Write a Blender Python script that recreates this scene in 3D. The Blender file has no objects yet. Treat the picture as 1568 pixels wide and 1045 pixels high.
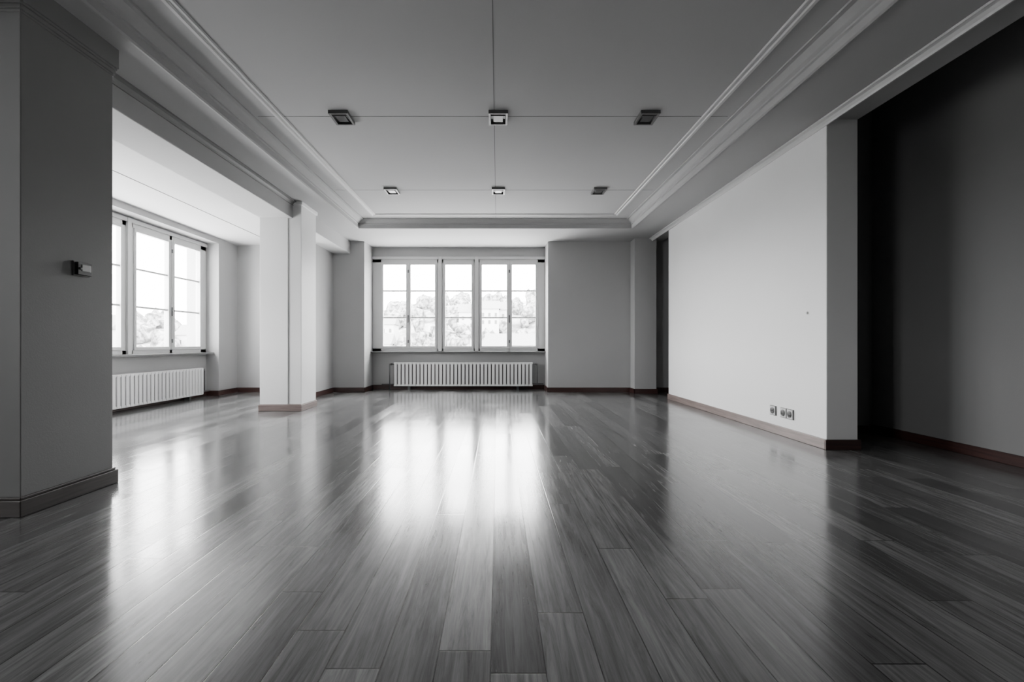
import bpy, bmesh, math, random
from mathutils import Vector, Matrix
random.seed(7)
scene = bpy.context.scene

# ------------------------------------------------------------------ materials
def new_mat(name):
    m = bpy.data.materials.new(name); m.use_nodes = True
    nt = m.node_tree; b = nt.nodes['Principled BSDF']
    return m, nt, b

def plain(name, col, rough=0.6, noise=0.0, scale=3.0, bump=0.0, metallic=0.0, spec=0.5):
    m, nt, b = new_mat(name)
    b.inputs['Roughness'].default_value = rough
    b.inputs['Metallic'].default_value = metallic
    b.inputs['Specular IOR Level'].default_value = spec
    tc = nt.nodes.new('ShaderNodeTexCoord')
    n = nt.nodes.new('ShaderNodeTexNoise'); n.inputs['Scale'].default_value = scale
    n.inputs['Detail'].default_value = 5
    nt.links.new(tc.outputs['Object'], n.inputs['Vector'])
    r = nt.nodes.new('ShaderNodeMapRange')
    r.inputs['To Min'].default_value = 1 - noise; r.inputs['To Max'].default_value = 1 + noise
    nt.links.new(n.outputs['Fac'], r.inputs['Value'])
    mx = nt.nodes.new('ShaderNodeVectorMath'); mx.operation = 'SCALE'
    mx.inputs[0].default_value = col[:3]
    nt.links.new(r.outputs[0], mx.inputs['Scale'])
    nt.links.new(mx.outputs[0], b.inputs['Base Color'])
    if bump:
        n2 = nt.nodes.new('ShaderNodeTexNoise'); n2.inputs['Scale'].default_value = 120
        nt.links.new(tc.outputs['Object'], n2.inputs['Vector'])
        bp = nt.nodes.new('ShaderNodeBump'); bp.inputs['Strength'].default_value = bump
        bp.inputs['Distance'].default_value = 0.002
        nt.links.new(n2.outputs['Fac'], bp.inputs['Height'])
        nt.links.new(bp.outputs[0], b.inputs['Normal'])
    return m

g = lambda v: (v, v, v)
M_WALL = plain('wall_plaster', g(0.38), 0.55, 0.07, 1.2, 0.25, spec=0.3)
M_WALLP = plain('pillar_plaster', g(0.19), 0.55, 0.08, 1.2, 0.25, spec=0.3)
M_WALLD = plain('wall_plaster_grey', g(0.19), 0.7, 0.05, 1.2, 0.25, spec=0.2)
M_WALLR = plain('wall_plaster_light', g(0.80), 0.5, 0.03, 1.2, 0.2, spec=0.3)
M_REAR = plain('rear_wall_bounce_dark', g(0.10), 0.8, 0.05, 1.2, 0.2, spec=0.2)  # unseen rear wall, darkened to cut bounce light and raise contrast
M_CEIL = plain('ceiling_paint', g(0.38), 0.8, 0.04, 0.8, 0.1, spec=0.2)
M_BAY = plain('bay_ceiling_paint', g(0.62), 0.8, 0.03, 0.8, 0.1, spec=0.2)
M_TRIM = plain('ceiling_trim_paint', g(0.52), 0.5, 0.02, 2)
M_SEAM = plain('ceiling_seam', g(0.16), 0.9, 0.05, 2)
M_FRAME = plain('window_paint', g(0.62), 0.4, 0.03, 3)
M_SILL = plain('sill_stone', g(0.12), 0.45, 0.2, 20)
M_RAD = plain('radiator_enamel', g(0.80), 0.35, 0.02, 3)
M_RADB = plain('radiator_shadow_gap', g(0.16), 0.6, 0.02, 3)
M_PIPE = plain('pipe_metal', g(0.12), 0.4, 0.1, 9, metallic=0.4)
M_DARK = plain('dark_plastic', g(0.02), 0.4, 0.1, 9)
M_GREY = plain('grey_plastic', g(0.10), 0.4, 0.05, 9)
M_LENS = plain('lamp_diffuser', g(0.05), 0.3, 0.2, 60)
M_PLAST = plain('light_plastic', g(0.55), 0.3, 0.02, 9)

def wood(name, c1, c2, rough=0.4):
    m, nt, b = new_mat(name)
    b.inputs['Roughness'].default_value = rough
    tc = nt.nodes.new('ShaderNodeTexCoord')
    mp = nt.nodes.new('ShaderNodeMapping'); mp.inputs['Scale'].default_value = (3, 3, 60)
    n = nt.nodes.new('ShaderNodeTexNoise'); n.inputs['Scale'].default_value = 1.2
    n.inputs['Detail'].default_value = 6
    cr = nt.nodes.new('ShaderNodeValToRGB')
    cr.color_ramp.elements[0].color = (*c1, 1); cr.color_ramp.elements[1].color = (*c2, 1)
    cr.color_ramp.elements[0].position = 0.3; cr.color_ramp.elements[1].position = 0.7
    nt.links.new(tc.outputs['Object'], mp.inputs[0]); nt.links.new(mp.outputs[0], n.inputs['Vector'])
    nt.links.new(n.outputs['Fac'], cr.inputs[0]); nt.links.new(cr.outputs[0], b.inputs['Base Color'])
    return m
M_BASE = wood('baseboard_wood_dark', (0.022, 0.009, 0.008), (0.052, 0.021, 0.018))
M_BASEL = wood('baseboard_wood_light', (0.13, 0.10, 0.092), (0.21, 0.165, 0.155))
M_BASEG = wood('baseboard_wood_grey', (0.026, 0.022, 0.021), (0.055, 0.047, 0.044))

# floor planks
def floor_mat():
    m, nt, b = new_mat('floor_planks')
    N = nt.nodes.new; L = nt.links.new
    def math_(op, a, c=None, d=None):
        n = N('ShaderNodeMath'); n.operation = op
        for i, v in enumerate((a, c, d)):
            if v is None: continue
            if isinstance(v, (int, float)): n.inputs[i].default_value = v
            else: L(v, n.inputs[i])
        return n.outputs[0]
    tc = N('ShaderNodeTexCoord'); sp = N('ShaderNodeSeparateXYZ'); L(tc.outputs['Object'], sp.inputs[0])
    X, Y = sp.outputs[0], sp.outputs[1]
    W, LEN = 0.158, 1.75
    u = math_('DIVIDE', math_('ADD', X, 0.02), W)
    row = math_('FLOOR', u); fu = math_('FRACT', u)
    wn = N('ShaderNodeTexWhiteNoise'); wn.noise_dimensions = '1D'; L(row, wn.inputs['W'])
    v = math_('ADD', math_('DIVIDE', Y, LEN), math_('MULTIPLY', wn.outputs['Value'], 7.3))
    col = math_('FLOOR', v); fv = math_('FRACT', v)
    cb = N('ShaderNodeCombineXYZ'); L(row, cb.inputs[0]); L(col, cb.inputs[1])
    wn2 = N('ShaderNodeTexWhiteNoise'); wn2.noise_dimensions = '2D'; L(cb.outputs[0], wn2.inputs['Vector'])
    # seam masks
    du = math_('MINIMUM', fu, math_('SUBTRACT', 1.0, fu))
    dv = math_('MINIMUM', fv, math_('SUBTRACT', 1.0, fv))
    su = N('ShaderNodeMapRange'); L(du, su.inputs[0]); su.inputs[2].default_value = 0.018; su.inputs[1].default_value = 0.006
    sv = N('ShaderNodeMapRange'); L(dv, sv.inputs[0]); sv.inputs[2].default_value = 0.0019; sv.inputs[1].default_value = 0.0007
    seam = math_('MULTIPLY', su.outputs[0], sv.outputs[0])   # 0 on seam
    # grain
    gv = N('ShaderNodeCombineXYZ')
    L(math_('MULTIPLY', X, 40.0), gv.inputs[0])
    L(math_('MULTIPLY', Y, 2.2), gv.inputs[1])
    L(math_('MULTIPLY', wn2.outputs['Value'], 37.0), gv.inputs[2])
    gn = N('ShaderNodeTexNoise'); gn.inputs['Scale'].default_value = 1.0; gn.inputs['Detail'].default_value = 8
    gn.inputs['Roughness'].default_value = 0.72; gn.inputs['Distortion'].default_value = 0.6
    L(gv.outputs[0], gn.inputs['Vector'])
    gm = N('ShaderNodeMapRange'); L(gn.outputs['Fac'], gm.inputs[0])
    gm.inputs[1].default_value = 0.3; gm.inputs[2].default_value = 0.72
    gm.inputs[3].default_value = 0.35; gm.inputs[4].default_value = 1.65
    pm = N('ShaderNodeMapRange'); L(wn2.outputs['Value'], pm.inputs[0])
    pm.inputs[3].default_value = 0.070; pm.inputs[4].default_value = 0.145
    val = math_('MULTIPLY', math_('MULTIPLY', pm.outputs[0], gm.outputs[0]),
                math_('ADD', math_('MULTIPLY', seam, 0.88), 0.12))
    cc = N('ShaderNodeCombineColor')
    for i in range(3): L(val, cc.inputs[i])
    L(cc.outputs[0], b.inputs['Base Color'])
    # roughness
    rn = N('ShaderNodeTexNoise'); rn.inputs['Scale'].default_value = 2.2; rn.inputs['Detail'].default_value = 6
    L(tc.outputs['Object'], rn.inputs['Vector'])
    r1 = math_('ADD', math_('MULTIPLY', rn.outputs['Fac'], 0.07), 0.045)
    r2 = math_('ADD', r1, math_('MULTIPLY', gn.outputs['Fac'], 0.12))
    r3 = math_('ADD', r2, math_('MULTIPLY', wn2.outputs['Value'], 0.06))
    L(r3, b.inputs['Roughness'])
    b.inputs['Specular IOR Level'].default_value = 0.85
    bp = N('ShaderNodeBump'); bp.inputs['Strength'].default_value = 0.35; bp.inputs['Distance'].default_value = 0.0010
    L(math_('ADD', math_('MULTIPLY', seam, 0.4), math_('MULTIPLY', gn.outputs['Fac'], 0.6)), bp.inputs['Height'])
    L(bp.outputs[0], b.inputs['Normal'])
    return m
M_FLOOR = floor_mat()

def glass_mat():
    m = bpy.data.materials.new('window_glass'); m.use_nodes = True
    nt = m.node_tree; nt.nodes.clear()
    o = nt.nodes.new('ShaderNodeOutputMaterial'); mx = nt.nodes.new('ShaderNodeMixShader')
    t = nt.nodes.new('ShaderNodeBsdfTransparent'); gl = nt.nodes.new('ShaderNodeBsdfGlossy')
    gl.inputs['Roughness'].default_value = 0.02
    mx.inputs[0].default_value = 0.05
    nt.links.new(t.outputs[0], mx.inputs[1]); nt.links.new(gl.outputs[0], mx.inputs[2])
    nt.links.new(mx.outputs[0], o.inputs[0])
    return m
M_GLASS = glass_mat()

# ------------------------------------------------------------------ mesh builder
class B:
    def __init__(s, name, mats):
        s.name = name; s.mats = mats if isinstance(mats, list) else [mats]; s.bm = bmesh.new()
    def box(s, x0, x1, y0, y1, z0, z1, mi=0):
        x0, x1 = sorted((x0, x1)); y0, y1 = sorted((y0, y1)); z0, z1 = sorted((z0, z1))
        P = [s.bm.verts.new((x, y, z)) for x in (x0, x1) for y in (y0, y1) for z in (z0, z1)]
        for idx in ((0, 1, 3, 2), (4, 6, 7, 5), (0, 4, 5, 1), (2, 3, 7, 6), (0, 2, 6, 4), (1, 5, 7, 3)):
            f = s.bm.faces.new([P[i] for i in idx]); f.material_index = mi
        return P
    def quad(s, pts, mi=0):
        f = s.bm.faces.new([s.bm.verts.new(p) for p in pts]); f.material_index = mi
    def tube(s, p0, p1, r, mi=0, seg=12):
        p0, p1 = Vector(p0), Vector(p1); d = p1 - p0
        m = Matrix.Translation((p0+p1)/2) @ d.to_track_quat('Z', 'Y').to_matrix().to_4x4()
        res = bmesh.ops.create_cone(s.bm, cap_ends=True, segments=seg, radius1=r, radius2=r, depth=d.length, matrix=m)
        for f in {f for v in res['verts'] for f in v.link_faces}: f.material_index = mi; f.smooth = True
    def ring(s, x0, x1, y0, y1, prof, mi=0):
        """sweep a profile [(inset, z)] round a rectangle with mitred corners"""
        loops = []
        for (d, z) in prof:
            loops.append([s.bm.verts.new(p) for p in ((x0+d, y0+d, z), (x1-d, y0+d, z), (x1-d, y1-d, z), (x0+d, y1-d, z))])
        for a, b in zip(loops[:-1], loops[1:]):
            for i in range(4):
                f = s.bm.faces.new((a[i], a[(i+1) % 4], b[(i+1) % 4], b[i])); f.material_index = mi
    def done(s, bevel=0.0, parent=None, seg=2, norm=True):
        if norm: bmesh.ops.recalc_face_normals(s.bm, faces=s.bm.faces)
        me = bpy.data.meshes.new(s.name); s.bm.to_mesh(me); s.bm.free()
        for m in s.mats: me.materials.append(m)
        o = bpy.data.objects.new(s.name, me); scene.collection.objects.link(o)
        if bevel:
            md = o.modifiers.new('bevel', 'BEVEL'); md.width = bevel; md.segments = seg
            md.limit_method = 'ANGLE'; md.angle_limit = math.radians(40)
        if parent: o.parent = parent
        return o

# ------------------------------------------------------------------ dimensions
H = 0.93             # camera height
ZS = 2.905           # soffit
ZR = 3.03            # raised ceiling
ZT = 3.62            # top of building shell
XR, XR2 = 2.89, 3.165
XO = 3.95            # outer right wall
XL, XLW = -5.02, -5.25
YB, YW = 8.95, 9.53
YN = -3.0            # wall behind the camera
NX0, NX1 = -2.57, 0.97    # back niche
NY0, NY1 = 3.9, 8.36      # left niche
MY0, MY1 = -2.2, -0.4     # added left niche behind the camera, for the unseen fill window
WZ0, WZ1 = 0.78, 2.72

# ------------------------------------------------------------------ shell
b = B('floor', M_FLOOR); b.box(-5.6, 4.3, YN-0.3, YW+0.25, -0.12, 0.0); b.done()

b = B('wall_back', M_WALL)
b.box(-5.6, NX0, YB, YW+0.25, 0, ZT)
b.box(NX1, 4.3, YB, YW+0.25, 0, ZT)
b.box(NX0, NX1, YW, YW+0.25, 0, WZ0)
b.box(NX0, NX1, YW, YW+0.25, WZ1, ZT)
b.done()
b = B('wall_left', M_WALL)
b.box(-5.6, XL, NY1, YB, 0, ZT)
b.box(-5.6, XL, MY1, NY0, 0, ZT)
b.box(-5.6, XL, YN, MY0, 0, ZT)
for (a, c) in ((NY0, NY1), (MY0, MY1)):
    b.box(-5.6, XLW, a, c, 0, WZ0)
    b.box(-5.6, XLW, a, c, WZ1, ZT)
    b.box(XLW, XL, a, c, 2.74, ZT)
b.done()
b = B('wall_rear', M_REAR); b.box(-5.6, 4.3, YN-0.3, YN, 0, ZT); b.done()
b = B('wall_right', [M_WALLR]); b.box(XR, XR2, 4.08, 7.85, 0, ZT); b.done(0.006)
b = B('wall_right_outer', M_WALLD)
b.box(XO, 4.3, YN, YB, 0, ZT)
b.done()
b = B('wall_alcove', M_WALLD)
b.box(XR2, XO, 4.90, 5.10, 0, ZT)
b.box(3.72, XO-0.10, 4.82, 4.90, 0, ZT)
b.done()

# ceiling
TX0, TX1, TY0, TY1 = -2.36, 2.27, 0.2, 7.87
b = B('ceiling', [M_CEIL, M_BAY])
b.box(-2.84, TX0, YN, YB, ZS, ZT)
b.box(TX1, XR2, YN, 4.08, ZS, ZT)
b.box(TX1, XR, 4.08, 7.85, ZS, ZT)
b.box(TX1, XR2, 7.85, YB, ZS, ZT)
b.box(TX0, TX1, YN, TY0, ZS, ZT)
b.box(TX0, TX1, TY1, YB, ZS, ZT)
b.box(NX0, NX1, YB, YW+0.2, ZS, ZT)
b.box(TX0, TX1, TY0, TY1, ZR, ZT)
# bay ceiling, alcove ceiling
b.box(-5.3, -3.29, YN, YB, 2.83, ZT, 1)
b.box(XR2, XO, YN, YB, 3.5, ZT)
b.box(-5.6, 4.3, YN-0.3, YW+0.3, ZT, ZT+0.1)
b.done()
b = B('beam', [M_CEIL, M_BAY]); b.box(-3.29, -2.84, YN, YB, 2.68, ZT)
b.box(-3.285, -2.845, YN, YB, 2.676, 2.69, 1); b.done(0.004)

# tray mouldings
b = B('trim_1', M_CEIL)
b.ring(TX0-0.03, TX1+0.03, TY0-0.03, TY1+0.03,
       [(0.0, ZS+0.001), (0.0, ZS-0.014), (0.02, ZS-0.018), (0.034, ZS-0.010), (0.034, ZS+0.045), (0.05, ZS+0.05),
        (0.05, ZS+0.065), (0.075, ZS+0.078), (0.10, ZS+0.10), (0.115, ZR-0.014), (0.15, ZR-0.014), (0.15, ZR+0.001)])
b.done()
b = B('trim_2', M_TRIM)
for off in (0.32,):
    b.ring(TX0+off, TX1-off, TY0+off, TY1-off,
       [(0.0, ZR+0.001), (0.0, ZR-0.016), (0.022, ZR-0.016), (0.030, ZR-0.006), (0.045, ZR-0.006), (0.052, ZR-0.012), (0.064, ZR-0.012), (0.07, ZR+0.001)])
b.done()
# crown along right wall & beam
def strip(bm, x_wall, sgn, y0, y1, z):
    prof = [(0, 0), (0, -0.055), (0.012, -0.055), (0.018, -0.040), (0.035, -0.022), (0.055, -0.016), (0.06, -0.016), (0.06, 0)]
    n = len(prof)
    A = [bm.bm.verts.new((x_wall+sgn*d, y0, z+h)) for d, h in prof]
    C = [bm.bm.verts.new((x_wall+sgn*d, y1, z+h)) for d, h in prof]
    for i in range(n):
        bm.bm.faces.new((A[i], A[(i+1) % n], C[(i+1) % n], C[i]))
    bm.bm.faces.new(A); bm.bm.faces.new(C[::-1])
b = B('trim_3', M_TRIM); strip(b, XR, -1, YN, 8.66, ZS); b.done()
b = B('trim_4', M_WALLP); strip(b, -2.84, 1, 3.12, 6.44, ZS); b.done()
# ceiling seams
b = B('trim_5', M_SEAM)
b.box(-0.035, -0.028, TY0+0.15, TY1-0.15, ZR-0.0015, ZR+0.001)
for y in (4.28, 6.33):
    b.box(TX0+0.15, TX1-0.15, y-0.0025, y+0.0025, ZR-0.0015, ZR+0.001)
b.done()
b = B('trim_6', M_SEAM); b.box(-4.212, -4.202, 0, YB, 2.826, 2.831); b.done()

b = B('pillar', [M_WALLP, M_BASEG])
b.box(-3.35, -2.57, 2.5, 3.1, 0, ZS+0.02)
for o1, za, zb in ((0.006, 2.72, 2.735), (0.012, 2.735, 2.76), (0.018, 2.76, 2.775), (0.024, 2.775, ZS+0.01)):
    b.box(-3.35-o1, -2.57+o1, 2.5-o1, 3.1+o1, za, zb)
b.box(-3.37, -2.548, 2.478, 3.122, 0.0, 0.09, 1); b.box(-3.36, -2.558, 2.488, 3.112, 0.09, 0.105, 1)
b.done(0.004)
# free-standing column
b = B('pillar', [M_WALLR, M_BASEL])
b.box(-3.29, -2.90, 6.42, 6.95, 0, 2.70)
b.box(-2.95, -2.72, 6.435, 6.95, 0, ZS+0.02)
b.box(-3.305, -2.705, 6.402, 6.968, 0, 0.085, 1)
b.box(-3.298, -2.712, 6.41, 6.96, 0.085, 0.095, 1)
b.box(-2.95, -2.70, 6.412, 6.97, ZS-0.05, ZS-0.0)
b.done(0.005)
b = B('wall_stub', M_WALL); b.box(-3.45, -3.17, 7.95, YB, 0, ZT-0.5); b.done(0.005)
b = B('wall_pilaster', M_WALL); b.box(2.56, 2.97, 8.68, YB, 0, ZS+0.02); b.done(0.005)

# ------------------------------------------------------------------ baseboards
def base(name, segs, mat, h=0.09):
    b = B(name, mat)
    for x0, x1, y0, y1 in segs:
        b.box(x0, x1, y0, y1, 0, h)
    b.done(0.004)
t = 0.018
base('baseboard_back', [(-5.0, -3.45, YB-t, YB), (-3.17, NX0+t, YB-t, YB), (NX0, NX0+t, YB-t, YW), (NX1-t, NX1, YB-t, YW),
                        (NX1-t, 2.56, YB-t, YB), (NX0, NX1, YW-t, YW), (2.542, 2.97+t, 8.68-t, 8.68), (2.56-t, 2.56, 8.68-t, YB),
                        (2.97+t, XO, YB-t, YB)], M_BASE)
base('baseboard_left', [(XL, XL+t, NY1, YB), (XLW, XLW+t, NY0, NY1), (XLW, XL+t, NY1-t, NY1), (XL, XL+t, MY1, NY0)], M_BASE)
base('baseboard_stub', [(-3.17, -3.17+t, 7.95-t, YB), (-3.45, -3.17+t, 7.95-t, 7.95)], M_BASE)
base('baseboard_right', [(XR-t, XR, 4.08, 7.85)], M_BASEL)
base('baseboard_right_end', [(XR-t, XR2+t, 4.08-t, 4.08), (XR2, XR2+t, 4.08, 4.9), (XR-t, XR2, 7.85, 7.85+t)], M_BASE)
base('baseboard_right_outer', [(XO-t, XO, YN, 4.9), (XR2+t, 3.72, 4.9-t, 4.9), (3.72-t, 3.85+t, 4.82-t, 4.82), (XO-0.1, XO-0.1+t, 4.82, 4.9), (3.85, XO, 4.9-t, 4.9)], M_BASE, 0.085)

# ------------------------------------------------------------------ windows
def window(name, mp, u0, u1, panes, handles):
    """mp(u,v,z)->xyz ; v positive = outwards"""
    def bx(bm, ua, ub, va, vb, za, zb, mi=0):
        p, q = mp(ua, va, za), mp(ub, vb, zb)
        bm.box(p[0], q[0], p[1], q[1], p[2], q[2], mi)
    root = bpy.data.objects.new(name, None); scene.collection.objects.link(root)
    fr = B('frame', M_FRAME)
    gz0, gz1 = 0.885, 2.555
    bx(fr, u0, u1, 0.0, 0.09, WZ0, gz0-0.045); bx(fr, u0, u1, 0.0, 0.09, gz1+0.045, WZ1)
    bx(fr, u0, u1, -0.025, 0.0, WZ1-0.055, WZ1)
    ps = sorted(panes); edges = [u0] + [x for p in ps for x in p] + [u1]
    for i in range(0, len(edges), 2):
        a, c = edges[i], edges[i+1]
        a2 = a + (0.04 if i > 0 else 0); c2 = c - (0.04 if i < len(edges)-2 else 0)
        if c2 - a2 > 0.005: bx(fr, a2, c2, 0.0, 0.09, WZ0, WZ1)
        if c - a > 0.17 and 0 < i < len(edges)-2:   # projecting post moulding
            m = (a+c)/2; bx(fr, m-0.035, m+0.035, -0.035, 0.0, WZ0, WZ1)
        elif 0 < i < len(edges)-2:                  # slim cover strip between the two sashes
            m = (a+c)/2; bx(fr, m-0.012, m+0.012, -0.022, 0.0, gz0-0.04, gz1+0.04)
    fr.done(0.004, root)
    sa = B('sashes', M_FRAME)
    for a, c in ps:
        for (ua, ub, za, zb) in ((a-0.04, a, gz0-0.045, gz1+0.045), (c, c+0.04, gz0-0.045, gz1+0.045),
                                 (a, c, gz0-0.045, gz0), (a, c, gz1, gz1+0.045)):
            bx(sa, ua, ub, -0.018, 0.05, za, zb)
        for z in (1.47, 2.02):
            bx(sa, a, c, 0.0, 0.045, z-0.014, z+0.014)
    sa.done(0.003, root)
    gl = B('glass', M_GLASS)
    for a, c in ps:
        gl.quad([mp(a, 0.025, gz0), mp(c, 0.025, gz0), mp(c, 0.025, gz1), mp(a, 0.025, gz1)])
    gl.done(0, root)
    hd = B('handles', M_GREY)
    for u in handles:
        bx(hd, u-0.014, u+0.014, -0.028, -0.018, 1.38, 1.52); bx(hd, u-0.009, u+0.009, -0.055, -0.028, 1.46, 1.48)
        bx(hd, u-0.010, u+0.010, -0.062, -0.045, 1.36, 1.48)
        for z in (0.98, 2.42): bx(hd, u-0.012, u+0.012, -0.03, -0.018, z-0.03, z+0.03)
    hd.done(0.003, root)
    si = B('sill', [M_SILL])
    bx(si, u0, u1, -0.15, 0.02, WZ0-0.035, WZ0)
    si.done(0.006, root)
    return root
window('window_1', lambda u, v, z: (u, YW+v, z), NX0+0.002, NX1-0.002,
       [(-2.346, -1.877), (-1.783, -1.287), (-1.072, -0.536), (-0.322, 0.188), (0.295, 0.777)], [-1.83, 0.24])
window('window_2', lambda u, v, z: (XLW-v, u, z), NY0+0.002, NY1-0.002,
       [(4.15, 4.78), (4.93, 5.55), (5.83, 6.45), (6.73, 7.39), (7.53, 8.17)], [7.46, 4.855])
window('unseen_fill_window', lambda u, v, z: (XLW-v, u, z), MY0+0.002, MY1-0.002,
       [(-2.0, -1.4), (-1.2, -0.6)], [-1.3])  # added out of view to fill the near room with light

# ------------------------------------------------------------------ radiators
def radiator(mp, u0, u1, z0, z1, n):
    root = bpy.data.objects.new('radiator', None); scene.collection.objects.link(root)
    def bx(bm, ua, ub, va, vb, za, zb, mi=0):
        p, q = mp(ua, va, za), mp(ub, vb, zb); bm.box(p[0], q[0], p[1], q[1], p[2], q[2], mi)
    f = B('sections', [M_RAD, M_RADB])
    pitch = (u1-u0)/n
    for i in range(n):
        c = u0 + (i+0.5)*pitch
        bx(f, c-pitch*0.36, c+pitch*0.36, -0.10, -0.07, z0+0.012, z1-0.012)
        bx(f, c-pitch*0.20, c+pitch*0.20, -0.07, 0.0, z0+0.02, z1-0.02)
    f.done(0.006, root)
    h = B('headers', [M_RAD, M_RADB])
    bx(h, u0, u1, -0.092, -0.015, z1-0.04, z1-0.004); bx(h, u0, u1, -0.092, -0.015, z0+0.004, z0+0.04)
    bx(h, u0+0.01, u1-0.01, -0.045, -0.035, z0+0.05, z1-0.05, 1)
    h.done(0.008, root)
    p = B('pipes', [M_PIPE, M_RAD])
    for (u, s) in ((u0, -1), (u1, 1)):
        p.tube(mp(u, -0.05, z1-0.04), mp(u+s*0.09, -0.05, z1-0.04), 0.012)
        p.tube(mp(u+s*0.09, -0.05, z1-0.03), mp(u+s*0.09, -0.05, z0+0.05 if s > 0 else 0.0), 0.012)
        p.tube(mp(u+s*0.04, -0.05, z1-0.04), mp(u+s*0.075, -0.05, z1-0.04), 0.022)
    p.tube(mp(u1, -0.05, z0+0.05), mp(u1+0.22, -0.05, z0+0.05), 0.012)
    p.tube(mp(u0, -0.05, z0+0.04), mp(u0-0.25, -0.05, z0+0.04), 0.012)
    for u in (u0+0.3, u1-0.3):
        bx(p, u-0.02, u+0.02, 0.0, 0.05, z0+0.1, z1-0.08)
        bx(p, u-0.02, u+0.02, -0.06, 0.03, 0.0, z0+0.02)
    p.done(0, root)
    return root
radiator(lambda u, v, z: (u, YW-0.06+v, z), -2.10, 0.71, 0.07, 0.56, 37)
radiator(lambda u, v, z: (XLW+0.06-v, u, z), 5.2, 8.05, 0.05, 0.52, 37)

# ------------------------------------------------------------------ ceiling lights
for (x, y) in [(-1.435, 4.28), (0.005, 4.28), (1.375, 4.28), (-1.44, 6.33), (0.01, 6.33), (1.38, 6.33)]:
    b = B('ceiling_light', [M_GREY, M_LENS, M_DARK])
    w, l = 0.088, 0.115
    z0, z1 = ZR-0.03, ZR+0.001
    b.box(x-w, x-w+0.02, y-l, y+l, z0, z1); b.box(x+w-0.02, x+w, y-l, y+l, z0, z1)
    b.box(x-w+0.02, x+w-0.02, y-l, y-l+0.02, z0, z1); b.box(x-w+0.02, x+w-0.02, y+l-0.02, y+l, z0, z1)
    b.box(x-w+0.02, x+w-0.02, y-l+0.02, y+l-0.02, ZR-0.006, ZR+0.001, 2)
    b.box(x-w+0.045, x+w-0.045, y-l+0.05, y+l-0.05, ZR-0.022, ZR-0.004, 1)
    for k in range(3):
        yy = y-l+0.035+k*0.012; b.box(x-w+0.02, x+w-0.02, yy, yy+0.003, ZR-0.026, ZR-0.008)
    b.done(0.003)

# ------------------------------------------------------------------ thermostat, sockets
b = B('thermostat', [M_GREY, M_DARK, M_PLAST])
xp = -2.57
b.box(xp, xp+0.012, 2.80, 2.915, 1.345, 1.435)
b.box(xp+0.012, xp+0.032, 2.81, 2.905, 1.352, 1.428, 1)
b.box(xp+0.032, xp+0.036, 2.835, 2.895, 1.375, 1.415, 2)
b.tube((xp+0.03, 2.822, 1.39), (xp+0.04, 2.822, 1.39), 0.008, 0)
b.done(0.004)
b = B('wall_socket', [M_PLAST, M_GREY, M_DARK])
for yc in (4.86, 4.68, 4.575):
    z = 0.235; x = XR
    b.box(x-0.012, x, yc-0.05, yc+0.05, z-0.05, z+0.05, 1)
    b.box(x-0.015, x-0.012, yc-0.044, yc+0.044, z-0.044, z+0.044, 0)
    b.tube((x-0.020, yc, z), (x-0.004, yc, z), 0.034, 1, 24)
    b.tube((x-0.022, yc, z), (x-0.019, yc, z), 0.027, 2, 24)
    for dy in (-0.01, 0.01): b.tube((x-0.024, yc+dy, z), (x-0.020, yc+dy, z), 0.003, 1, 8)
b.done(0.003)
b = B('wall_hook', [M_PLAST]); b.tube((XR-0.012, 4.33, 1.22), (XR, 4.33, 1.22), 0.012); b.done(0.002)

# ------------------------------------------------------------------ outside: hillside with trees / houses (one object)
def hill_mat(name, lo, hi, sc):
    m, nt, bs = new_mat(name)
    tc = nt.nodes.new('ShaderNodeTexCoord'); n = nt.nodes.new('ShaderNodeTexNoise')
    n.inputs['Scale'].default_value = sc; n.inputs['Detail'].default_value = 8
    nt.links.new(tc.outputs['Object'], n.inputs['Vector'])
    cr = nt.nodes.new('ShaderNodeValToRGB')
    cr.color_ramp.elements[0].position = 0.40; cr.color_ramp.elements[0].color = (lo, lo, lo, 1)
    cr.color_ramp.elements[1].position = 0.62; cr.color_ramp.elements[1].color = (hi, hi, hi, 1)
    nt.links.new(n.outputs['Fac'], cr.inputs[0]); nt.links.new(cr.outputs[0], bs.inputs['Base Color'])
    bs.inputs['Roughness'].default_value = 0.9
    return m
b = B('hillside', [hill_mat('hillside_haze', 0.13, 0.5, 0.3), hill_mat('hazy_trees', 0.09, 0.38, 1.2),
                   plain('house_wall', g(0.55), 0.8, 0.1), plain('house_roof', g(0.24), 0.8, 0.1), plain('house_window', g(0.12), 0.5, 0.1)])
def hz(r, a):
    s = max(0.0, math.sin(a))
    rise = 15.0/(1+math.exp(-(r-100)/10.0))*(0.55+0.75*s**8+0.08*math.sin(a*9+1.2)+0.05*math.sin(a*23))
    return -6 + rise
nA, nR = 120, 14
rows = []
for j in range(nR):
    r = 25 + j*10
    rows.append([b.bm.verts.new((r*math.cos(a), r*math.sin(a)+5, hz(r, a)+random.uniform(-0.4, 0.4)))
                 for a in [math.radians(-25 + 250*i/nA) for i in range(nA+1)]])
for j in range(nR-1):
    for i in range(nA):
        b.bm.faces.new((rows[j][i], rows[j][i+1], rows[j+1][i+1], rows[j+1][i]))
tb = bmesh.new(); bmesh.ops.create_icosphere(tb, subdivisions=2, radius=1.0)
tv = [v.co.copy() for v in tb.verts]; tb.verts.ensure_lookup_table()
tf = [[v.index for v in f.verts] for f in tb.faces]; tb.free()
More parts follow.
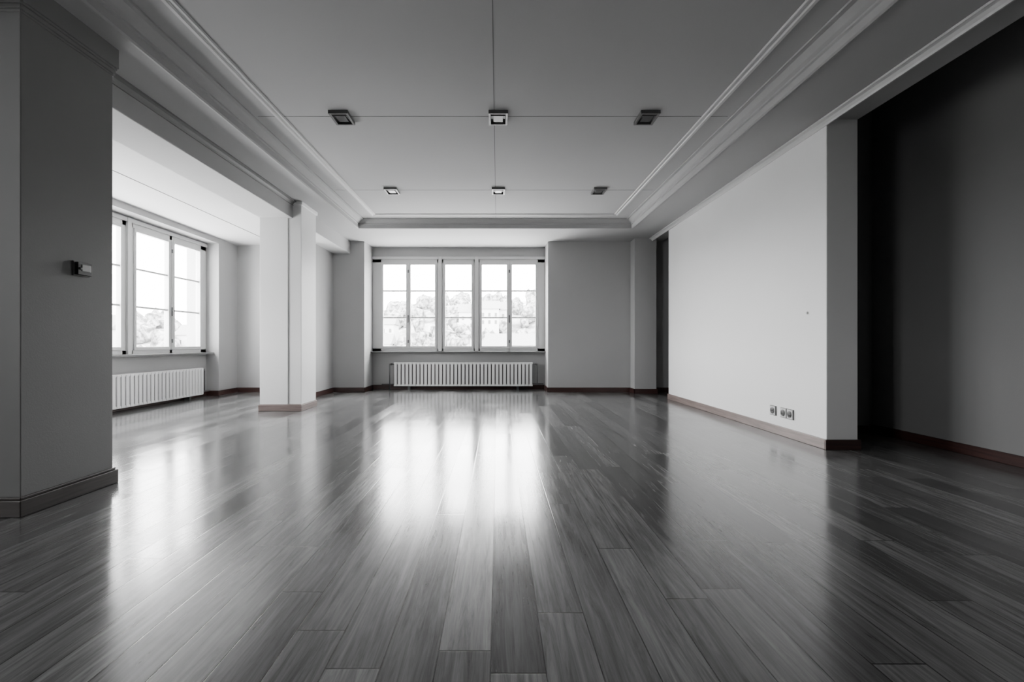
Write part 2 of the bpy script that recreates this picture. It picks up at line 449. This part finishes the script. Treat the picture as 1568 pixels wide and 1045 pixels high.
for k in range(900):
    a = math.radians(random.uniform(62, 170)); r = random.uniform(62, 128)
    h = random.uniform(1.0, 2.6)
    c = Vector((r*math.cos(a), r*math.sin(a)+5, hz(r, a)+h*0.7))
    nv = [b.bm.verts.new(c + Vector((n.x*h*0.8, n.y*h*0.8, n.z*h))*random.uniform(0.65, 1.2)) for n in tv]
    for f in tf:
        b.bm.faces.new([nv[i] for i in f]).material_index = 1
for k in range(30):
    a = math.radians(random.uniform(68, 165)); r = random.uniform(55, 105)
    cx, cy = r*math.cos(a), r*math.sin(a)+5
    w = random.uniform(2.0, 4.0); d = 2.5; h = random.uniform(4, 6.5); z0 = hz(r, a)-1
    b.box(cx-w, cx+w, cy-d, cy+d, z0, z0+h, 2)
    for fl in range(int((h-1.5)//1.6)):
        for q in range(4):
            xq = cx-w*0.75+q*w*0.5; zq = z0+h-1.3-fl*1.6
            b.box(xq-0.25, xq+0.25, cy-d-0.05, cy-d, zq-0.4, zq+0.4, 4)
    z = z0+h
    vs = [b.bm.verts.new(p) for p in ((cx-w-.3, cy-d-.3, z), (cx+w+.3, cy-d-.3, z), (cx+w+.3, cy+d+.3, z), (cx-w-.3, cy+d+.3, z), (cx-w-.3, cy, z+2), (cx+w+.3, cy, z+2))]
    for idx in ((0, 1, 5, 4), (2, 3, 4, 5), (0, 4, 3), (1, 2, 5)):
        f = b.bm.faces.new([vs[i] for i in idx]); f.material_index = 3
b.done()

# ------------------------------------------------------------------ world & portals
w = bpy.data.worlds.new('overcast_sky'); scene.world = w; w.use_nodes = True
nt = w.node_tree; bg = nt.nodes['Background']
tc = nt.nodes.new('ShaderNodeTexCoord'); sp = nt.nodes.new('ShaderNodeSeparateXYZ')
cr = nt.nodes.new('ShaderNodeValToRGB')
cr.color_ramp.elements[0].position = 0.0; cr.color_ramp.elements[0].color = (1, 1, 1, 1)
cr.color_ramp.elements[1].position = 1.0; cr.color_ramp.elements[1].color = (0.75, 0.75, 0.75, 1)
nt.links.new(tc.outputs['Generated'], sp.inputs[0]); nt.links.new(sp.outputs[2], cr.inputs[0])
nt.links.new(cr.outputs[0], bg.inputs['Color'])
bg.inputs['Strength'].default_value = 38.0

def portal(name, loc, rot, sx, sy):
    l = bpy.data.lights.new(name, 'AREA'); l.shape = 'RECTANGLE'; l.size = sx; l.size_y = sy
    l.cycles.is_portal = True
    o = bpy.data.objects.new(name, l); scene.collection.objects.link(o); o.location = loc; o.rotation_euler = rot
portal('window_portal', ((NX0+NX1)/2, YW+0.12, 1.75), (math.radians(-90), 0, 0), NX1-NX0, 1.95)
portal('window_portal', (XLW-0.12, (NY0+NY1)/2, 1.75), (math.radians(90), 0, math.radians(-90)), NY1-NY0, 1.95)
portal('window_portal', (XLW-0.12, (MY0+MY1)/2, 1.75), (math.radians(90), 0, math.radians(-90)), MY1-MY0, 1.95)

# ------------------------------------------------------------------ camera
cam = bpy.data.cameras.new('camera'); co = bpy.data.objects.new('camera', cam); scene.collection.objects.link(co)
co.location = (0, 0, H); co.rotation_euler = (math.radians(90), 0, 0)
cam.sensor_width = 36; cam.lens = 711/1568*36
cam.shift_x = 22/1568; cam.shift_y = 4.5/1568
cam.clip_start = 0.02; cam.clip_end = 500
scene.camera = co
